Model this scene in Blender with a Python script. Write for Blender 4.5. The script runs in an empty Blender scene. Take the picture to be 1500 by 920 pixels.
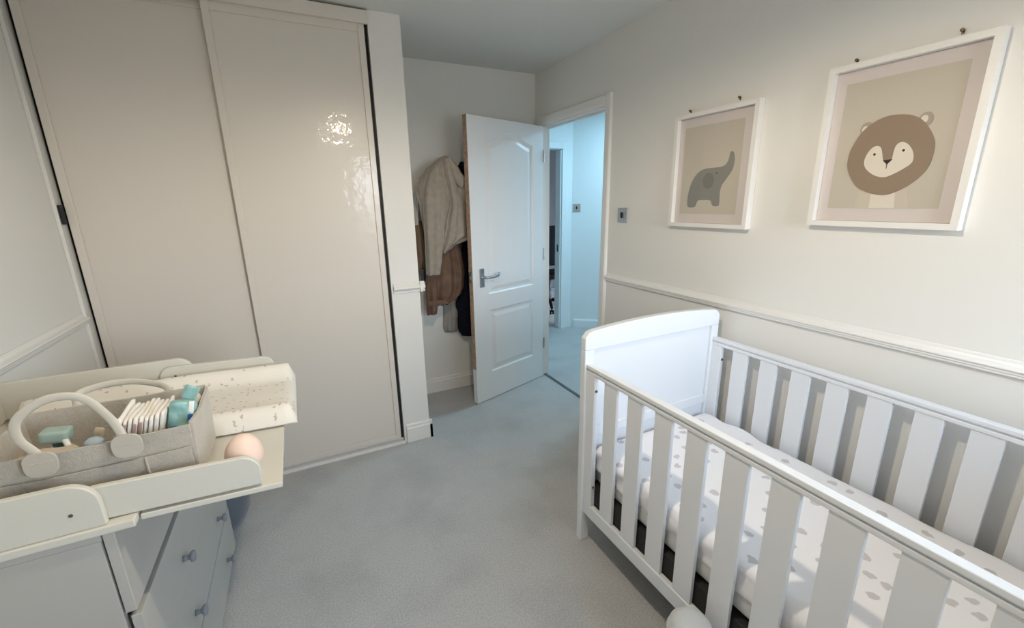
import bpy, bmesh, math, random
from mathutils import Vector, Matrix, noise
random.seed(7)
C = bpy.context.scene
COL = C.collection
PI = math.pi

# ------------------------------------------------------------------ materials
def mat(name, color, rough=0.5, spec=0.5, metal=0.0, bump=None, var=None, coat=0.0, sheen=0.0, sss=0.0):
    m = bpy.data.materials.new(name); m.use_nodes = True
    nt = m.node_tree; b = nt.nodes['Principled BSDF']
    b.inputs['Base Color'].default_value = (*color, 1)
    b.inputs['Roughness'].default_value = rough
    b.inputs['Specular IOR Level'].default_value = spec
    b.inputs['Metallic'].default_value = metal
    b.inputs['Coat Weight'].default_value = coat
    b.inputs['Sheen Weight'].default_value = sheen
    if sss:
        b.inputs['Subsurface Weight'].default_value = sss
        b.inputs['Subsurface Radius'].default_value = (0.02, 0.012, 0.01)
    b.inputs['Coat Roughness'].default_value = .07
    tc = nt.nodes.new('ShaderNodeTexCoord')
    if bump:
        n = nt.nodes.new('ShaderNodeTexNoise'); n.inputs['Scale'].default_value = bump[0]; n.inputs['Detail'].default_value = 4
        bp = nt.nodes.new('ShaderNodeBump'); bp.inputs['Strength'].default_value = bump[1]; bp.inputs['Distance'].default_value = bump[2]
        nt.links.new(tc.outputs['Object'], n.inputs['Vector']); nt.links.new(n.outputs['Fac'], bp.inputs['Height'])
        nt.links.new(bp.outputs['Normal'], b.inputs['Normal'])
    if var:
        n = nt.nodes.new('ShaderNodeTexNoise'); n.inputs['Scale'].default_value = var[0]; n.inputs['Detail'].default_value = 5
        r = nt.nodes.new('ShaderNodeValToRGB')
        k = var[1]
        r.color_ramp.elements[0].position = .3; r.color_ramp.elements[1].position = .7
        r.color_ramp.elements[0].color = (*[c*(1-k) for c in color], 1); r.color_ramp.elements[1].color = (*[min(1, c*(1+k)) for c in color], 1)
        nt.links.new(tc.outputs['Object'], n.inputs['Vector']); nt.links.new(n.outputs['Fac'], r.inputs['Fac'])
        nt.links.new(r.outputs['Color'], b.inputs['Base Color'])
    return m

def spotted(name, base, spot, scale, thresh, keep=0.6, dist=0.6, rough=0.85, bump=None, soft=.03):
    """plain cloth with scattered irregular printed motifs"""
    m = mat(name, base, rough, .3, bump=bump)
    nt = m.node_tree; b = nt.nodes['Principled BSDF']; tc = [n for n in nt.nodes if n.type == 'TEX_COORD'][0]
    nz = nt.nodes.new('ShaderNodeTexNoise'); nz.inputs['Scale'].default_value = scale*3.2; nz.inputs['Detail'].default_value = 1
    mul = nt.nodes.new('ShaderNodeVectorMath'); mul.operation = 'SCALE'; mul.inputs['Scale'].default_value = dist/scale
    add = nt.nodes.new('ShaderNodeVectorMath'); add.operation = 'ADD'
    vo = nt.nodes.new('ShaderNodeTexVoronoi'); vo.voronoi_dimensions = '2D'; vo.inputs['Scale'].default_value = scale; vo.inputs['Randomness'].default_value = .8
    nt.links.new(tc.outputs['Object'], nz.inputs['Vector']); nt.links.new(nz.outputs['Color'], mul.inputs[0])
    nt.links.new(tc.outputs['Object'], add.inputs[0]); nt.links.new(mul.outputs[0], add.inputs[1]); nt.links.new(add.outputs[0], vo.inputs['Vector'])
    r = nt.nodes.new('ShaderNodeValToRGB'); r.color_ramp.elements[0].position = thresh; r.color_ramp.elements[1].position = thresh+soft
    r.color_ramp.elements[0].color = (1, 1, 1, 1); r.color_ramp.elements[1].color = (0, 0, 0, 1)
    nt.links.new(vo.outputs['Distance'], r.inputs['Fac'])
    sep = nt.nodes.new('ShaderNodeSeparateColor'); nt.links.new(vo.outputs['Color'], sep.inputs['Color'])
    lt = nt.nodes.new('ShaderNodeMath'); lt.operation = 'LESS_THAN'; lt.inputs[1].default_value = keep
    nt.links.new(sep.outputs[0], lt.inputs[0])
    mm = nt.nodes.new('ShaderNodeMath'); mm.operation = 'MULTIPLY'
    nt.links.new(r.outputs['Color'], mm.inputs[0]); nt.links.new(lt.outputs[0], mm.inputs[1])
    mx = nt.nodes.new('ShaderNodeMix'); mx.data_type = 'RGBA'
    mx.inputs[6].default_value = (*base, 1); mx.inputs[7].default_value = (*spot, 1)
    nt.links.new(mm.outputs[0], mx.inputs[0]); nt.links.new(mx.outputs[2], b.inputs['Base Color'])
    return m

M = {}
M['wall'] = mat('wall_paint', (.79, .775, .74), .55, .35, bump=(90, .06, .002))
M['ceil'] = mat('ceiling_paint', (.74, .74, .71), .9, .2, bump=(60, .08, .002))
M['trim'] = mat('gloss_trim_paint', (.82, .80, .77), .3, .5)
M['hall'] = mat('hall_paint', (.76, .79, .80), .7, .3)
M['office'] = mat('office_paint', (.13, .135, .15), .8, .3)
M['ward'] = mat('wardrobe_gloss_paint', (.71, .655, .588), .36, .45, bump=(9, .10, .008), coat=.35)
M['black'] = mat('black_parts_gap_shade', (.012, .012, .014), .6)  # real black parts, and the dark painted into wardrobe gaps and interior
M['door'] = mat('door_paint', (.80, .81, .82), .38, .5, bump=(160, .05, .001))
M['rawwood'] = mat('raw_timber_edge', (.40, .27, .19), .7, .3, var=(40, .25))
M['chrome'] = mat('brushed_chrome', (.42, .43, .44), .32, .5, 1.0)
M['cot'] = mat('white_cot_lacquer', (.785, .812, .85), .28, .5)
M['mattress'] = mat('mattress_ticking', (.70, .70, .68), .9, .2, bump=(200, .2, .002))
M['sheet'] = spotted('printed_cot_sheet', (.88, .87, .89), (.62, .59, .61), 12.5, .155, .66, .30, bump=(14, .15, .01))
M['baseshade'] = mat('base_shade_black', (.02, .02, .02), .9)  # near-black: the shade under the mattress is put into this colour
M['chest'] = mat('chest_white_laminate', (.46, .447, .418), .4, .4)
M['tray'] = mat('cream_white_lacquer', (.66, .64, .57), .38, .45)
M['knob'] = mat('grey_knob', (.26, .275, .295), .35, .5)
M['hole'] = mat('screw_hole', (.10, .085, .07), .6)
M['felt'] = mat('beige_felt', (.50, .46, .40), .95, .1, bump=(260, .5, .003), var=(120, .06), sheen=.3)
M['feltpatch'] = mat('beige_leatherette', (.52, .48, .42), .6, .3, bump=(150, .2, .002))
M['feltstrap'] = mat('cream_strap', (.62, .58, .50), .7, .3, bump=(150, .2, .002))
M['mat'] = spotted('speckled_changing_mat', (.80, .755, .68), (.50, .44, .38), 60, .19, .24, .8, rough=.5)
M['nappy'] = mat('white_nappy', (.86, .83, .78), .9, .1, bump=(80, .35, .004))
M['nappyprint'] = mat('nappy_print', (.44, .30, .27), .9, .1)
M['teal'] = mat('teal_pack', (.26, .47, .46), .35, .5, bump=(25, .5, .01))
M['tealdark'] = mat('dark_teal', (.08, .15, .14), .5)
M['blue'] = mat('blue_ink', (.02, .12, .36), .4)
M['white'] = mat('white_plastic', (.85, .85, .83), .4)
M['orange'] = mat('orange_print', (.78, .48, .28), .5)
M['sage'] = mat('sage_plastic', (.33, .43, .38), .45)
M['palblue'] = mat('pale_blue_plastic', (.42, .53, .62), .4)
M['tan'] = mat('tan_cloth', (.56, .47, .37), .9, .1, bump=(50, .5, .006))
M['egg'] = mat('peach_silicone', (.86, .66, .56), .5, .4, sss=.3)
M['pouf'] = mat('slate_felt', (.135, .148, .168), .95, .1, bump=(220, .5, .003), sheen=.3)
M['plush'] = mat('pale_grey_plush', (.56, .58, .595), .95, .1, bump=(160, .5, .004), sheen=.4)
M['beigecoat'] = mat('beige_wool', (.33, .285, .235), .95, .1, bump=(180, .35, .003), var=(30, .10), sheen=.3)
M['browncoat'] = mat('brown_suede', (.155, .095, .068), .9, .15, bump=(120, .3, .003), var=(18, .2))
M['blackcoat'] = mat('navy_black_nylon', (.006, .008, .014), .75, .12, bump=(40, .3, .006))
M['greycoat'] = mat('grey_beige_cotton', (.36, .335, .30), .95, .1, bump=(140, .3, .003))
M['darkgrey'] = mat('slate_cloth', (.16, .17, .20), .95, .1)
M['tanlining'] = mat('tan_lining', (.30, .215, .15), .9, .1, bump=(100, .3, .003))
M['frame'] = mat('white_frame', (.82, .80, .77), .4, .45)
M['mount'] = mat('mount_card', (.68, .62, .60), .9, .1)
M['printbg'] = mat('print_paper', (.57, .52, .44), .9, .1)
M['mane'] = mat('print_brown', (.30, .225, .165), .9, .1)
M['face'] = mat('print_cream', (.74, .68, .59), .9, .1)
M['ink'] = mat('print_ink', (.045, .03, .03), .9, .1)
M['ear'] = mat('print_pale_brown', (.40, .35, .29), .9, .1)
M['bodyprint'] = mat('print_pale_cream', (.60, .54, .45), .9, .1)
M['eleph'] = mat('print_grey', (.27, .265, .24), .9, .1)
M['elephear'] = mat('print_dark_grey', (.21, .205, .185), .9, .1)
M['nail'] = mat('bronze_nail', (.16, .11, .06), .4, .5, .6)
M['chair'] = mat('black_mesh', (.008, .008, .010), .8, .1)
M['chairmetal'] = mat('grey_plastic', (.10, .105, .115), .5)
M['strip'] = mat('threshold_strip', (.12, .13, .14), .5, .5, .3)

def coat_waves(m, scale, strength, dist):
    nt = m.node_tree; b = nt.nodes['Principled BSDF']; tc = [n for n in nt.nodes if n.type == 'TEX_COORD'][0]
    n = nt.nodes.new('ShaderNodeTexNoise'); n.inputs['Scale'].default_value = scale; n.inputs['Detail'].default_value = 3
    bp = nt.nodes.new('ShaderNodeBump'); bp.inputs['Strength'].default_value = strength; bp.inputs['Distance'].default_value = dist
    nt.links.new(tc.outputs['Object'], n.inputs['Vector']); nt.links.new(n.outputs['Fac'], bp.inputs['Height']); nt.links.new(bp.outputs['Normal'], b.inputs['Coat Normal'])
coat_waves(M['ward'], 20, .5, .004)

# carpet: grey pile with fine bump and broad brushed patches
def carpet():
    m = mat('grey_carpet', (.40, .40, .395), .98, .08, sheen=.25)
    nt = m.node_tree; b = nt.nodes['Principled BSDF']; tc = [n for n in nt.nodes if n.type == 'TEX_COORD'][0]
    def nz(s, d):
        n = nt.nodes.new('ShaderNodeTexNoise'); n.inputs['Scale'].default_value = s; n.inputs['Detail'].default_value = d
        nt.links.new(tc.outputs['Object'], n.inputs['Vector']); return n
    def ramp(n, a, c, p0, p1):
        r = nt.nodes.new('ShaderNodeValToRGB'); r.color_ramp.elements[0].position = p0; r.color_ramp.elements[1].position = p1
        r.color_ramp.elements[0].color = (a, a, a, 1); r.color_ramp.elements[1].color = (c, c, c, 1)
        nt.links.new(n.outputs['Fac'], r.inputs['Fac']); return r
    big = ramp(nz(3.6, 6), .91, 1.04, .32, .54); fine = ramp(nz(150, 3), .84, 1.14, .3, .7)
    m1 = nt.nodes.new('ShaderNodeMix'); m1.data_type = 'RGBA'; m1.blend_type = 'MULTIPLY'; m1.inputs[0].default_value = 1
    m1.inputs[6].default_value = (.45, .45, .445, 1); nt.links.new(big.outputs[0], m1.inputs[7])
    m2 = nt.nodes.new('ShaderNodeMix'); m2.data_type = 'RGBA'; m2.blend_type = 'MULTIPLY'; m2.inputs[0].default_value = 1
    nt.links.new(m1.outputs[2], m2.inputs[6]); nt.links.new(fine.outputs[0], m2.inputs[7]); nt.links.new(m2.outputs[2], b.inputs['Base Color'])
    bp = nt.nodes.new('ShaderNodeBump'); bp.inputs['Strength'].default_value = .5; bp.inputs['Distance'].default_value = .004
    nt.links.new(nz(150, 4).outputs['Fac'], bp.inputs['Height']); nt.links.new(bp.outputs['Normal'], b.inputs['Normal'])
    return m
M['carpet'] = carpet()

def glassmat():
    m = bpy.data.materials.new('picture_glass'); m.use_nodes = True; nt = m.node_tree
    out = nt.nodes['Material Output']; nt.nodes.remove(nt.nodes['Principled BSDF'])
    t = nt.nodes.new('ShaderNodeBsdfTransparent'); g = nt.nodes.new('ShaderNodeBsdfGlossy'); g.inputs['Roughness'].default_value = .04
    f = nt.nodes.new('ShaderNodeFresnel'); f.inputs['IOR'].default_value = 1.45; mx = nt.nodes.new('ShaderNodeMixShader')
    ge = nt.nodes.new('ShaderNodeNewGeometry'); iv = nt.nodes.new('ShaderNodeMath'); iv.operation = 'SUBTRACT'; iv.inputs[0].default_value = 1
    mu = nt.nodes.new('ShaderNodeMath'); mu.operation = 'MULTIPLY'
    nt.links.new(ge.outputs['Backfacing'], iv.inputs[1]); nt.links.new(f.outputs[0], mu.inputs[0]); nt.links.new(iv.outputs[0], mu.inputs[1])
    nt.links.new(mu.outputs[0], mx.inputs[0]); nt.links.new(t.outputs[0], mx.inputs[1]); nt.links.new(g.outputs[0], mx.inputs[2])
    nt.links.new(mx.outputs[0], out.inputs['Surface']); return m
M['glass'] = glassmat()

# ------------------------------------------------------------------ mesh helpers
def box(bm, x0, x1, y0, y1, z0, z1, mi=0, mtx=None):
    vs = [Vector((x, y, z)) for z in (z0, z1) for y in (y0, y1) for x in (x0, x1)]
    if mtx is not None: vs = [mtx @ v for v in vs]
    v = [bm.verts.new(p) for p in vs]
    for f in ((0, 2, 3, 1), (4, 5, 7, 6), (0, 1, 5, 4), (2, 6, 7, 3), (0, 4, 6, 2), (1, 3, 7, 5)):
        bm.faces.new([v[i] for i in f]).material_index = mi
    return v

def prism(bm, poly, axis, a, b, mi=0, mtx=None):
    """extrude a 2-D polygon along an axis ('x': poly=(y,z), 'y': (x,z), 'z': (x,y))"""
    def P(q, t):
        v = {'x': (t, q[0], q[1]), 'y': (q[0], t, q[1]), 'z': (q[0], q[1], t)}[axis]
        v = Vector(v); return mtx @ v if mtx is not None else v
    A = [bm.verts.new(P(q, a)) for q in poly]; B = [bm.verts.new(P(q, b)) for q in poly]
    n = len(poly); fs = [bm.faces.new(A[::-1]), bm.faces.new(B)]
    for i in range(n): fs.append(bm.faces.new((A[i], A[(i+1) % n], B[(i+1) % n], B[i])))
    for f in fs: f.material_index = mi

def rbox(bm, c, h, r, cuts=6, rot=None, disp=None, mi=0):
    """rounded box: centre c, half sizes h, corner radius r"""
    t = bmesh.new(); bmesh.ops.create_cube(t, size=2)
    bmesh.ops.subdivide_edges(t, edges=t.edges[:], cuts=cuts, use_grid_fill=True)
    r = min(r, min(h)*.999); mp = {}
    for v in t.verts:
        # crowd the grid lines towards the edges so the rounding is smooth
        p = Vector([(1 if q > 0 else -1)*(abs(q)**.6)*h[i] for i, q in enumerate(v.co)])
        inn = Vector([max(-(h[i]-r), min(h[i]-r, p[i])) for i in range(3)])
        d = p-inn
        if d.length > 1e-9: p = inn+d.normalized()*r
        if disp: p = disp(p)
        if rot is not None: p = rot @ p
        mp[v] = bm.verts.new(p+Vector(c))
    for f in t.faces: bm.faces.new([mp[v] for v in f.verts]).material_index = mi
    t.free()

def sweep(bm, pts, ra, rb=None, n=10, up=Vector((0, 0, 1)), caps=True, mi=0):
    """tube (elliptic section ra x rb) along a polyline; ra/rb may be lists"""
    pts = [Vector(p) for p in pts]; rings = []
    for i, p in enumerate(pts):
        t = (pts[min(i+1, len(pts)-1)]-pts[max(i-1, 0)]).normalized()
        s = t.cross(up)
        if s.length < 1e-4: s = t.cross(Vector((1, 0, 0)))
        s.normalize(); u = s.cross(t)
        a = ra[i] if isinstance(ra, (list, tuple)) else ra
        b = a if rb is None else (rb[i] if isinstance(rb, (list, tuple)) else rb)
        rings.append([bm.verts.new(p+s*a*math.cos(2*PI*k/n)+u*b*math.sin(2*PI*k/n)) for k in range(n)])
    for i in range(len(rings)-1):
        for k in range(n):
            bm.faces.new((rings[i][k], rings[i][(k+1) % n], rings[i+1][(k+1) % n], rings[i+1][k])).material_index = mi
    if caps:
        bm.faces.new(rings[0][::-1]).material_index = mi; bm.faces.new(rings[-1]).material_index = mi

def lathe(bm, prof, mtx, n=24, mi=0):
    """profile (r,z) revolved about local z then placed by mtx"""
    rings = []
    for r, z in prof:
        if r < 1e-6: rings.append([bm.verts.new(mtx @ Vector((0, 0, z)))])
        else: rings.append([bm.verts.new(mtx @ Vector((r*math.cos(2*PI*k/n), r*math.sin(2*PI*k/n), z))) for k in range(n)])
    for A, B in zip(rings, rings[1:]):
        for k in range(n):
            a, b = A[k % len(A)], A[(k+1) % len(A)]; c, d = B[(k+1) % len(B)], B[k % len(B)]
            f = [a] if a is b else [a, b]
            f += [c] if c is d else [c, d]
            if len(f) > 2: bm.faces.new(f).material_index = mi

ROOT = {}
def obj(name, bm, m, parent=None, bevel=0, smooth=False, sub=0, local=False, seg=2):
    if parent is not None and not local:
        r = ROOT.get(parent.name, None)
        if r is not None: bmesh.ops.translate(bm, verts=bm.verts[:], vec=-r)
    bmesh.ops.recalc_face_normals(bm, faces=bm.faces[:])
    me = bpy.data.meshes.new(name); bm.to_mesh(me); bm.free()
    o = bpy.data.objects.new(name, me); COL.objects.link(o)
    for q in (m if isinstance(m, (list, tuple)) else [m]): me.materials.append(q)
    if parent is not None:
        o.parent = parent
        if parent.name in ROOT: ROOT[o.name] = ROOT[parent.name]
    if bevel:
        b = o.modifiers.new('bevel', 'BEVEL'); b.width = bevel; b.segments = seg; b.limit_method = 'ANGLE'; b.angle_limit = .6
    if sub:
        s = o.modifiers.new('sub', 'SUBSURF'); s.levels = sub; s.render_levels = sub
    if smooth:
        for p in me.polygons: p.use_smooth = True
    elif bevel:
        for p in me.polygons: p.use_smooth = True
        w = o.modifiers.new('wn', 'WEIGHTED_NORMAL')
    return o

def thing(name, label, cat, loc=(0, 0, 0), rotz=0, group=None):
    o = bpy.data.objects.new(name, None); COL.objects.link(o)
    o.location = loc; o.rotation_euler = (0, 0, rotz); o.empty_display_size = .05
    o['label'] = label; o['category'] = cat
    if group: o['group'] = group
    ROOT[o.name] = Vector(loc)
    return o
def tag(o, label, cat, group=None):
    o['label'] = label; o['category'] = cat
    if group: o['group'] = group
    return o
def struct(o, label=None):
    o['kind'] = 'structure'
    if label: o['label'] = label
    return o
def sbox(name, m, *boxes, bevel=0, parent=None):
    bm = bmesh.new()
    for b in boxes: box(bm, *b)
    o = obj(name, bm, m, parent, bevel=bevel)
    if parent is None: struct(o)
    return o

# ------------------------------------------------------------------ room shell
H = 2.385
XL, XR, YB, YW, YR = -.88, 1.771, 3.11, 2.47, -.95      # left, right, back, wardrobe face, rear (window) wall
T = .1
RT = .28                                                   # unseen outer wall, deepened at the window to cut slanting daylight
TR = .055                                                  # door wall thickness
DY0, DY1, DH = 2.235, 3.010, 2.018                        # rough door opening in the right wall
sbox('floor', M['carpet'], (XL-T, 5.2, YR-RT, 6.4, -.06, 0))
sbox('ceiling', M['ceil'], (XL-T, 5.2, YR-RT, 6.4, H, H+.06))
sbox('wall_left', M['wall'], (XL-T, XL, YR-RT, YB+T, 0, H))
sbox('wall_right', M['wall'], (XR, XR+TR, YR-RT, DY0, 0, H), (XR, XR+TR, DY1, 4.2, 0, H), (XR, XR+TR, DY0, DY1, DH, H))
sbox('wall_back', M['wall'], (XL, XR, YB, YB+T, 0, H))
WX0, WX1, WZ0, WZ1 = .80, 1.68, .95, 1.98
sbox('wall_rear', M['wall'], (XL, WX0, YR-RT, YR, 0, H), (WX1, XR, YR-RT, YR, 0, H), (WX0, WX1, YR-RT, YR, 0, WZ0), (WX0, WX1, YR-RT, YR, WZ1, H))
sbox('wall_partition', M['wall'], (.455, .6176, YW, YB, 0, H))
# rear window (behind the camera)
w1 = sbox('window_1', M['trim'], (WX0, WX0+.05, YR-RT+.03, YR-RT+.08, WZ0, WZ1), (WX1-.05, WX1, YR-RT+.03, YR-RT+.08, WZ0, WZ1), (WX0+.05, WX1-.05, YR-RT+.03, YR-RT+.08, WZ0, WZ0+.05), (WX0+.05, WX1-.05, YR-RT+.03, YR-RT+.08, WZ1-.05, WZ1), (1.215, 1.265, YR-RT+.03, YR-RT+.08, WZ0+.05, WZ1-.05), bevel=.004)
sbox('window_sill', M['trim'], (WX0, WX1, YR-RT+.08, YR+.05, WZ0, WZ0+.025), bevel=.006, parent=w1)

# hall and office beyond the door
A0 = Vector((2.80, 4.12)); A1 = Vector((3.50, 3.52))
sbox('wall_hall_far', M['hall'], (XR+TR, 1.93, 4.10, 4.20, 0, H), (2.665, 2.86, 4.10, 4.20, 0, H), (1.93, 2.665, 4.10, 4.20, 2.0, H))
bm = bmesh.new(); prism(bm, [(2.80, 4.10), (3.50, 3.50), (3.58, 3.58), (2.86, 4.20)], 'z', 0, H); struct(obj('wall_hall_angled', bm, M['hall']))
sbox('wall_hall_right', M['hall'], (3.5, 3.6, 1.0, 3.58, 0, H))
sbox('wall_hall_near', M['hall'], (XR+TR, 3.6, .9, 1.0, 0, H))
sbox('wall_office_left', M['office'], (1.8, 1.9, 4.2, 6.4, 0, H))
sbox('wall_office_back', M['office'], (1.9, 5.1, 6.2, 6.3, 0, H))
sbox('wall_office_right', M['office'], (5.0, 5.1, 3.0, 6.2, 0, H))

# skirtings with a stepped top
def skirt_y(bm, x0, x1, y, s, h=.115):      # runs along x on a wall at y; s = direction into the room
    pr = [(y, 0), (y+s*.016, 0), (y+s*.016, h-.028), (y+s*.010, h-.020), (y+s*.010, h-.008), (y+s*.004, h), (y, h)]
    prism(bm, pr, 'x', x0, x1)
def skirt_x(bm, y0, y1, x, s, h=.115):
    pr = [(x, 0), (x+s*.016, 0), (x+s*.016, h-.028), (x+s*.010, h-.020), (x+s*.010, h-.008), (x+s*.004, h), (x, h)]
    prism(bm, pr, 'y', y0, y1)
bm = bmesh.new(); skirt_y(bm, .634, XR, YB, -1); struct(obj('baseboard_back', bm, M['trim']))
bm = bmesh.new(); skirt_y(bm, .47, .6336, YW, -1, .12); skirt_x(bm, YW-.016, YB, .6176, 1, .12); struct(obj('baseboard_partition', bm, M['trim']))
bm = bmesh.new(); skirt_x(bm, YR, DY0-.06, XR, -1); struct(obj('baseboard_right', bm, M['trim']))
bm = bmesh.new(); skirt_x(bm, YR, YW-.02, XL, 1); struct(obj('baseboard_left', bm, M['trim']))
bm = bmesh.new()
d = (A1-A0).normalized(); ang = math.atan2(d.y, d.x)
mt = Matrix.Translation((2.80, 4.10, 0)) @ Matrix.Rotation(math.atan2(-.6, .7), 4, 'Z')
prism(bm, [(0, 0), (-.016, 0), (-.016, .085), (-.008, .10), (0, .10)], 'x', .045, .92, mtx=mt)
struct(obj('baseboard_hall', bm, M['hall']))

# dado rails
def dado_prof(p, s, z=.955):
    q = [(0, 0), (.008, 0), (.016, .003), (.016, .010), (.020, .012), (.020, .018), (.025, .022), (.025, .027), (.021, .030), (.012, .031), (.007, .035), (.005, .041), (.005, .047), (.003, .050), (0, .050)]
    return [(p+s*a, z+b) for a, b in q]
bm = bmesh.new(); prism(bm, dado_prof(XR, -1, .956), 'y', YR, DY0-.06); struct(obj('trim_1', bm, M['trim'], bevel=.002))
bm = bmesh.new(); prism(bm, dado_prof(XL, 1, .970), 'y', YR, YW); struct(obj('trim_2', bm, M['trim'], bevel=.002))
bm = bmesh.new()
q3 = [(0, 0), (.012, 0), (.012, .012), (.022, .018), (.030, .028), (.028, .034), (.014, .044), (.004, .058), (0, .060)]
prism(bm, [(YW-a, .958+b) for a, b in q3], 'x', .465, .6476); prism(bm, [(.6176+a, .958+b) for a, b in q3], 'y', YW-.030, YB-.2)
struct(obj('trim_3', bm, M['trim'], bevel=.002))
# door lining, stops and architraves (room side + hall side)
bm = bmesh.new()
for y0, y1 in ((DY0, DY0+.02), (DY1-.02, DY1)): box(bm, XR-.002, XR+TR+.002, y0, y1, 0, DH)
box(bm, XR-.002, XR+TR+.002, DY0+.02, DY1-.02, DH-.02, DH)
box(bm, XR+.038, XR+.052, DY0+.02, DY0+.032, 0, DH-.02)
box(bm, XR+.038, XR+.052, DY0+.032, DY1-.02, DH-.032, DH-.02)
struct(obj('trim_4', bm, M['trim'], bevel=.002))
bm = bmesh.new()
for s, x in ((-1, XR), (1, XR+TR)):
    pr = lambda a, e: [(x, a), (x+s*.010, a), (x+s*.016, a+e*.012), (x+s*.018, a+e*.05), (x+s*.010, a+e*.06), (x, a+e*.06)]
    prism(bm, pr(DY0+.008, -1), 'z', 0, DH+.055); prism(bm, pr(DY1-.008, 1), 'z', 0, DH+.055)
    q = [(x, DH-.008), (x+s*.010, DH-.008), (x+s*.016, DH+.004), (x+s*.018, DH+.045), (x+s*.010, DH+.052), (x, DH+.052)]
    prism(bm, q, 'y', DY0+.008, DY1-.008)
struct(obj('trim_5', bm, M['trim'], bevel=.002))
sbox('trim_6', M['strip'], (XR+.012, XR+.036, DY0+.02, DY1-.02, 0, .006))
# office door frame in the hall's far wall
bm = bmesh.new()
box(bm, 2.645, 2.665, 4.10, 4.20, 0, 1.985); box(bm, 1.93, 1.95, 4.10, 4.20, 0, 1.985); box(bm, 1.95, 2.645, 4.10, 4.20, 1.985, 2.0)
box(bm, 2.66, 2.735, 4.082, 4.10, 0, 2.06); box(bm, 1.86+.02, 1.94, 4.082, 4.10, 0, 2.06); box(bm, 1.94, 2.66, 4.082, 4.10, 1.992, 2.06)
struct(obj('trim_7', bm, M['hall'], bevel=.004))
sbox('trim_8', M['black'], (2.641, 2.645, 4.13, 4.15, .90, .98))

# ------------------------------------------------------------------ bedroom door (open)
HX, HY = 1.789, 2.976
ang = math.atan2(-.3193, -.9477)
door = thing('door_1', 'white two panel bedroom door standing open against the coats', 'door', (HX, HY, .006), ang)
door['kind'] = 'structure'
# local: +x runs from hinge to free edge; the room face is at local +y (towards the camera side)
# direction d=(-.9477,-.3193); local y = (.3193,-.9477) points into the room
DL0, DL1, DHH = .036, .772, 1.992
def panel_ring(bm, loop, depths):
    """successive inset loops of a moulded panel: (inset, y)"""
    cx = sum(p[0] for p in loop)/len(loop); cz = sum(p[1] for p in loop)/len(loop)
    n = len(loop); rings = []
    for ins, y in depths:
        ring = []
        for i in range(n):
            p0, p1, p2 = Vector(loop[i-1]), Vector(loop[i]), Vector(loop[(i+1) % n])
            e1 = (p1-p0).normalized(); e2 = (p2-p1).normalized()
            n1 = Vector((-e1.y, e1.x)); n2 = Vector((-e2.y, e2.x)); b = (n1+n2).normalized()
            k = ins/max(.5, b.dot(n1))
            q = p1+b*k
            ring.append(bm.verts.new((q.x, y, q.y)))
        rings.append(ring)
    for A, B in zip(rings, rings[1:]):
        for i in range(n): bm.faces.new((A[i], A[(i+1) % n], B[(i+1) % n], B[i]))
    bm.faces.new(rings[-1])
    return rings[0]
# counter-clockwise loops in (x,z)
up = [(.150, .812), (.628, .812), (.628, 1.80)]
for k in range(0, 17):
    u = k/16; x = .628+(.150-.628)*u
    z = 1.852+.066*(.5-.5*math.cos(2*PI*u))**1.1
    up.append((x, z))
up.append((.150, 1.80))
lo = [(.155, .215), (.622, .215), (.622, .692), (.155, .692)]
dep = [(0, 0), (.010, -.009), (.026, -.010), (.052, -.002), (.056, -.0015)]
bm = bmesh.new()
outer = [(DL0, 0), (DL1, 0), (DL1, DHH), (DL0, DHH)]
ov = [bm.verts.new((x, 0, z)) for x, z in outer]
r1 = panel_ring(bm, up, dep); r2 = panel_ring(bm, lo, dep)
es = []
for ring in (ov, r1, r2):
    for i in range(len(ring)):
        a, b = ring[i], ring[(i+1) % len(ring)]
        es.append(bm.edges.get((a, b)) or bm.edges.new((a, b)))
bmesh.ops.triangle_fill(bm, edges=es, use_beauty=True)
bv = [bm.verts.new((x, -.040, z)) for x, z in outer]
for i in range(4): bm.faces.new((ov[i], ov[(i+1) % 4], bv[(i+1) % 4], bv[i]))
bm.faces.new(bv)
obj('leaf', bm, M['door'], door, local=True)
bm = bmesh.new(); box(bm, DL1, DL1+.0025, -.0385, -.002, .27, DHH)
o = obj('edge_strip', bm, M['rawwood'], door, local=True); o['label'] = 'unpainted brown timber edge'
bm = bmesh.new(); box(bm, DL1+.0025, DL1+.005, -.032, -.009, .91, .99); box(bm, DL1+.005, DL1+.014, -.026, -.014, .935, .96)
o = obj('latch_plate', bm, M['chrome'], door, local=True, bevel=.001); o['label'] = 'grey metal latch'
bm = bmesh.new(); box(bm, .672, .712, .0005, .0085, .872, 1.005); hp = obj('handle_plate', bm, M['chrome'], door, local=True, bevel=.003); hp['label'] = 'chrome plate'
bm = bmesh.new()
lathe(bm, [(0, .0), (.014, .0), (.012, .02), (.009, .03), (.009, .052), (0, .054)], Matrix.Translation((.692, .008, .945)) @ Matrix.Rotation(-PI/2, 4, 'X'), 16)
sweep(bm, [(.692, .055, .945), (.66, .057, .944), (.62, .057, .944), (.585, .056, .949), (.566, .05, .964)], [.009, .0085, .008, .0085, .010], n=10)
o = obj('handle_lever', bm, M['chrome'], hp, local=True, smooth=True)
bm = bmesh.new()
for z in (.25, 1.0, 1.74):
    lathe(bm, [(0, 0), (.006, 0), (.006, .09), (0, .09)], Matrix.Translation((.026, .004, z)), 10)
obj('hinge', bm, M['chrome'], door, local=True)

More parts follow.
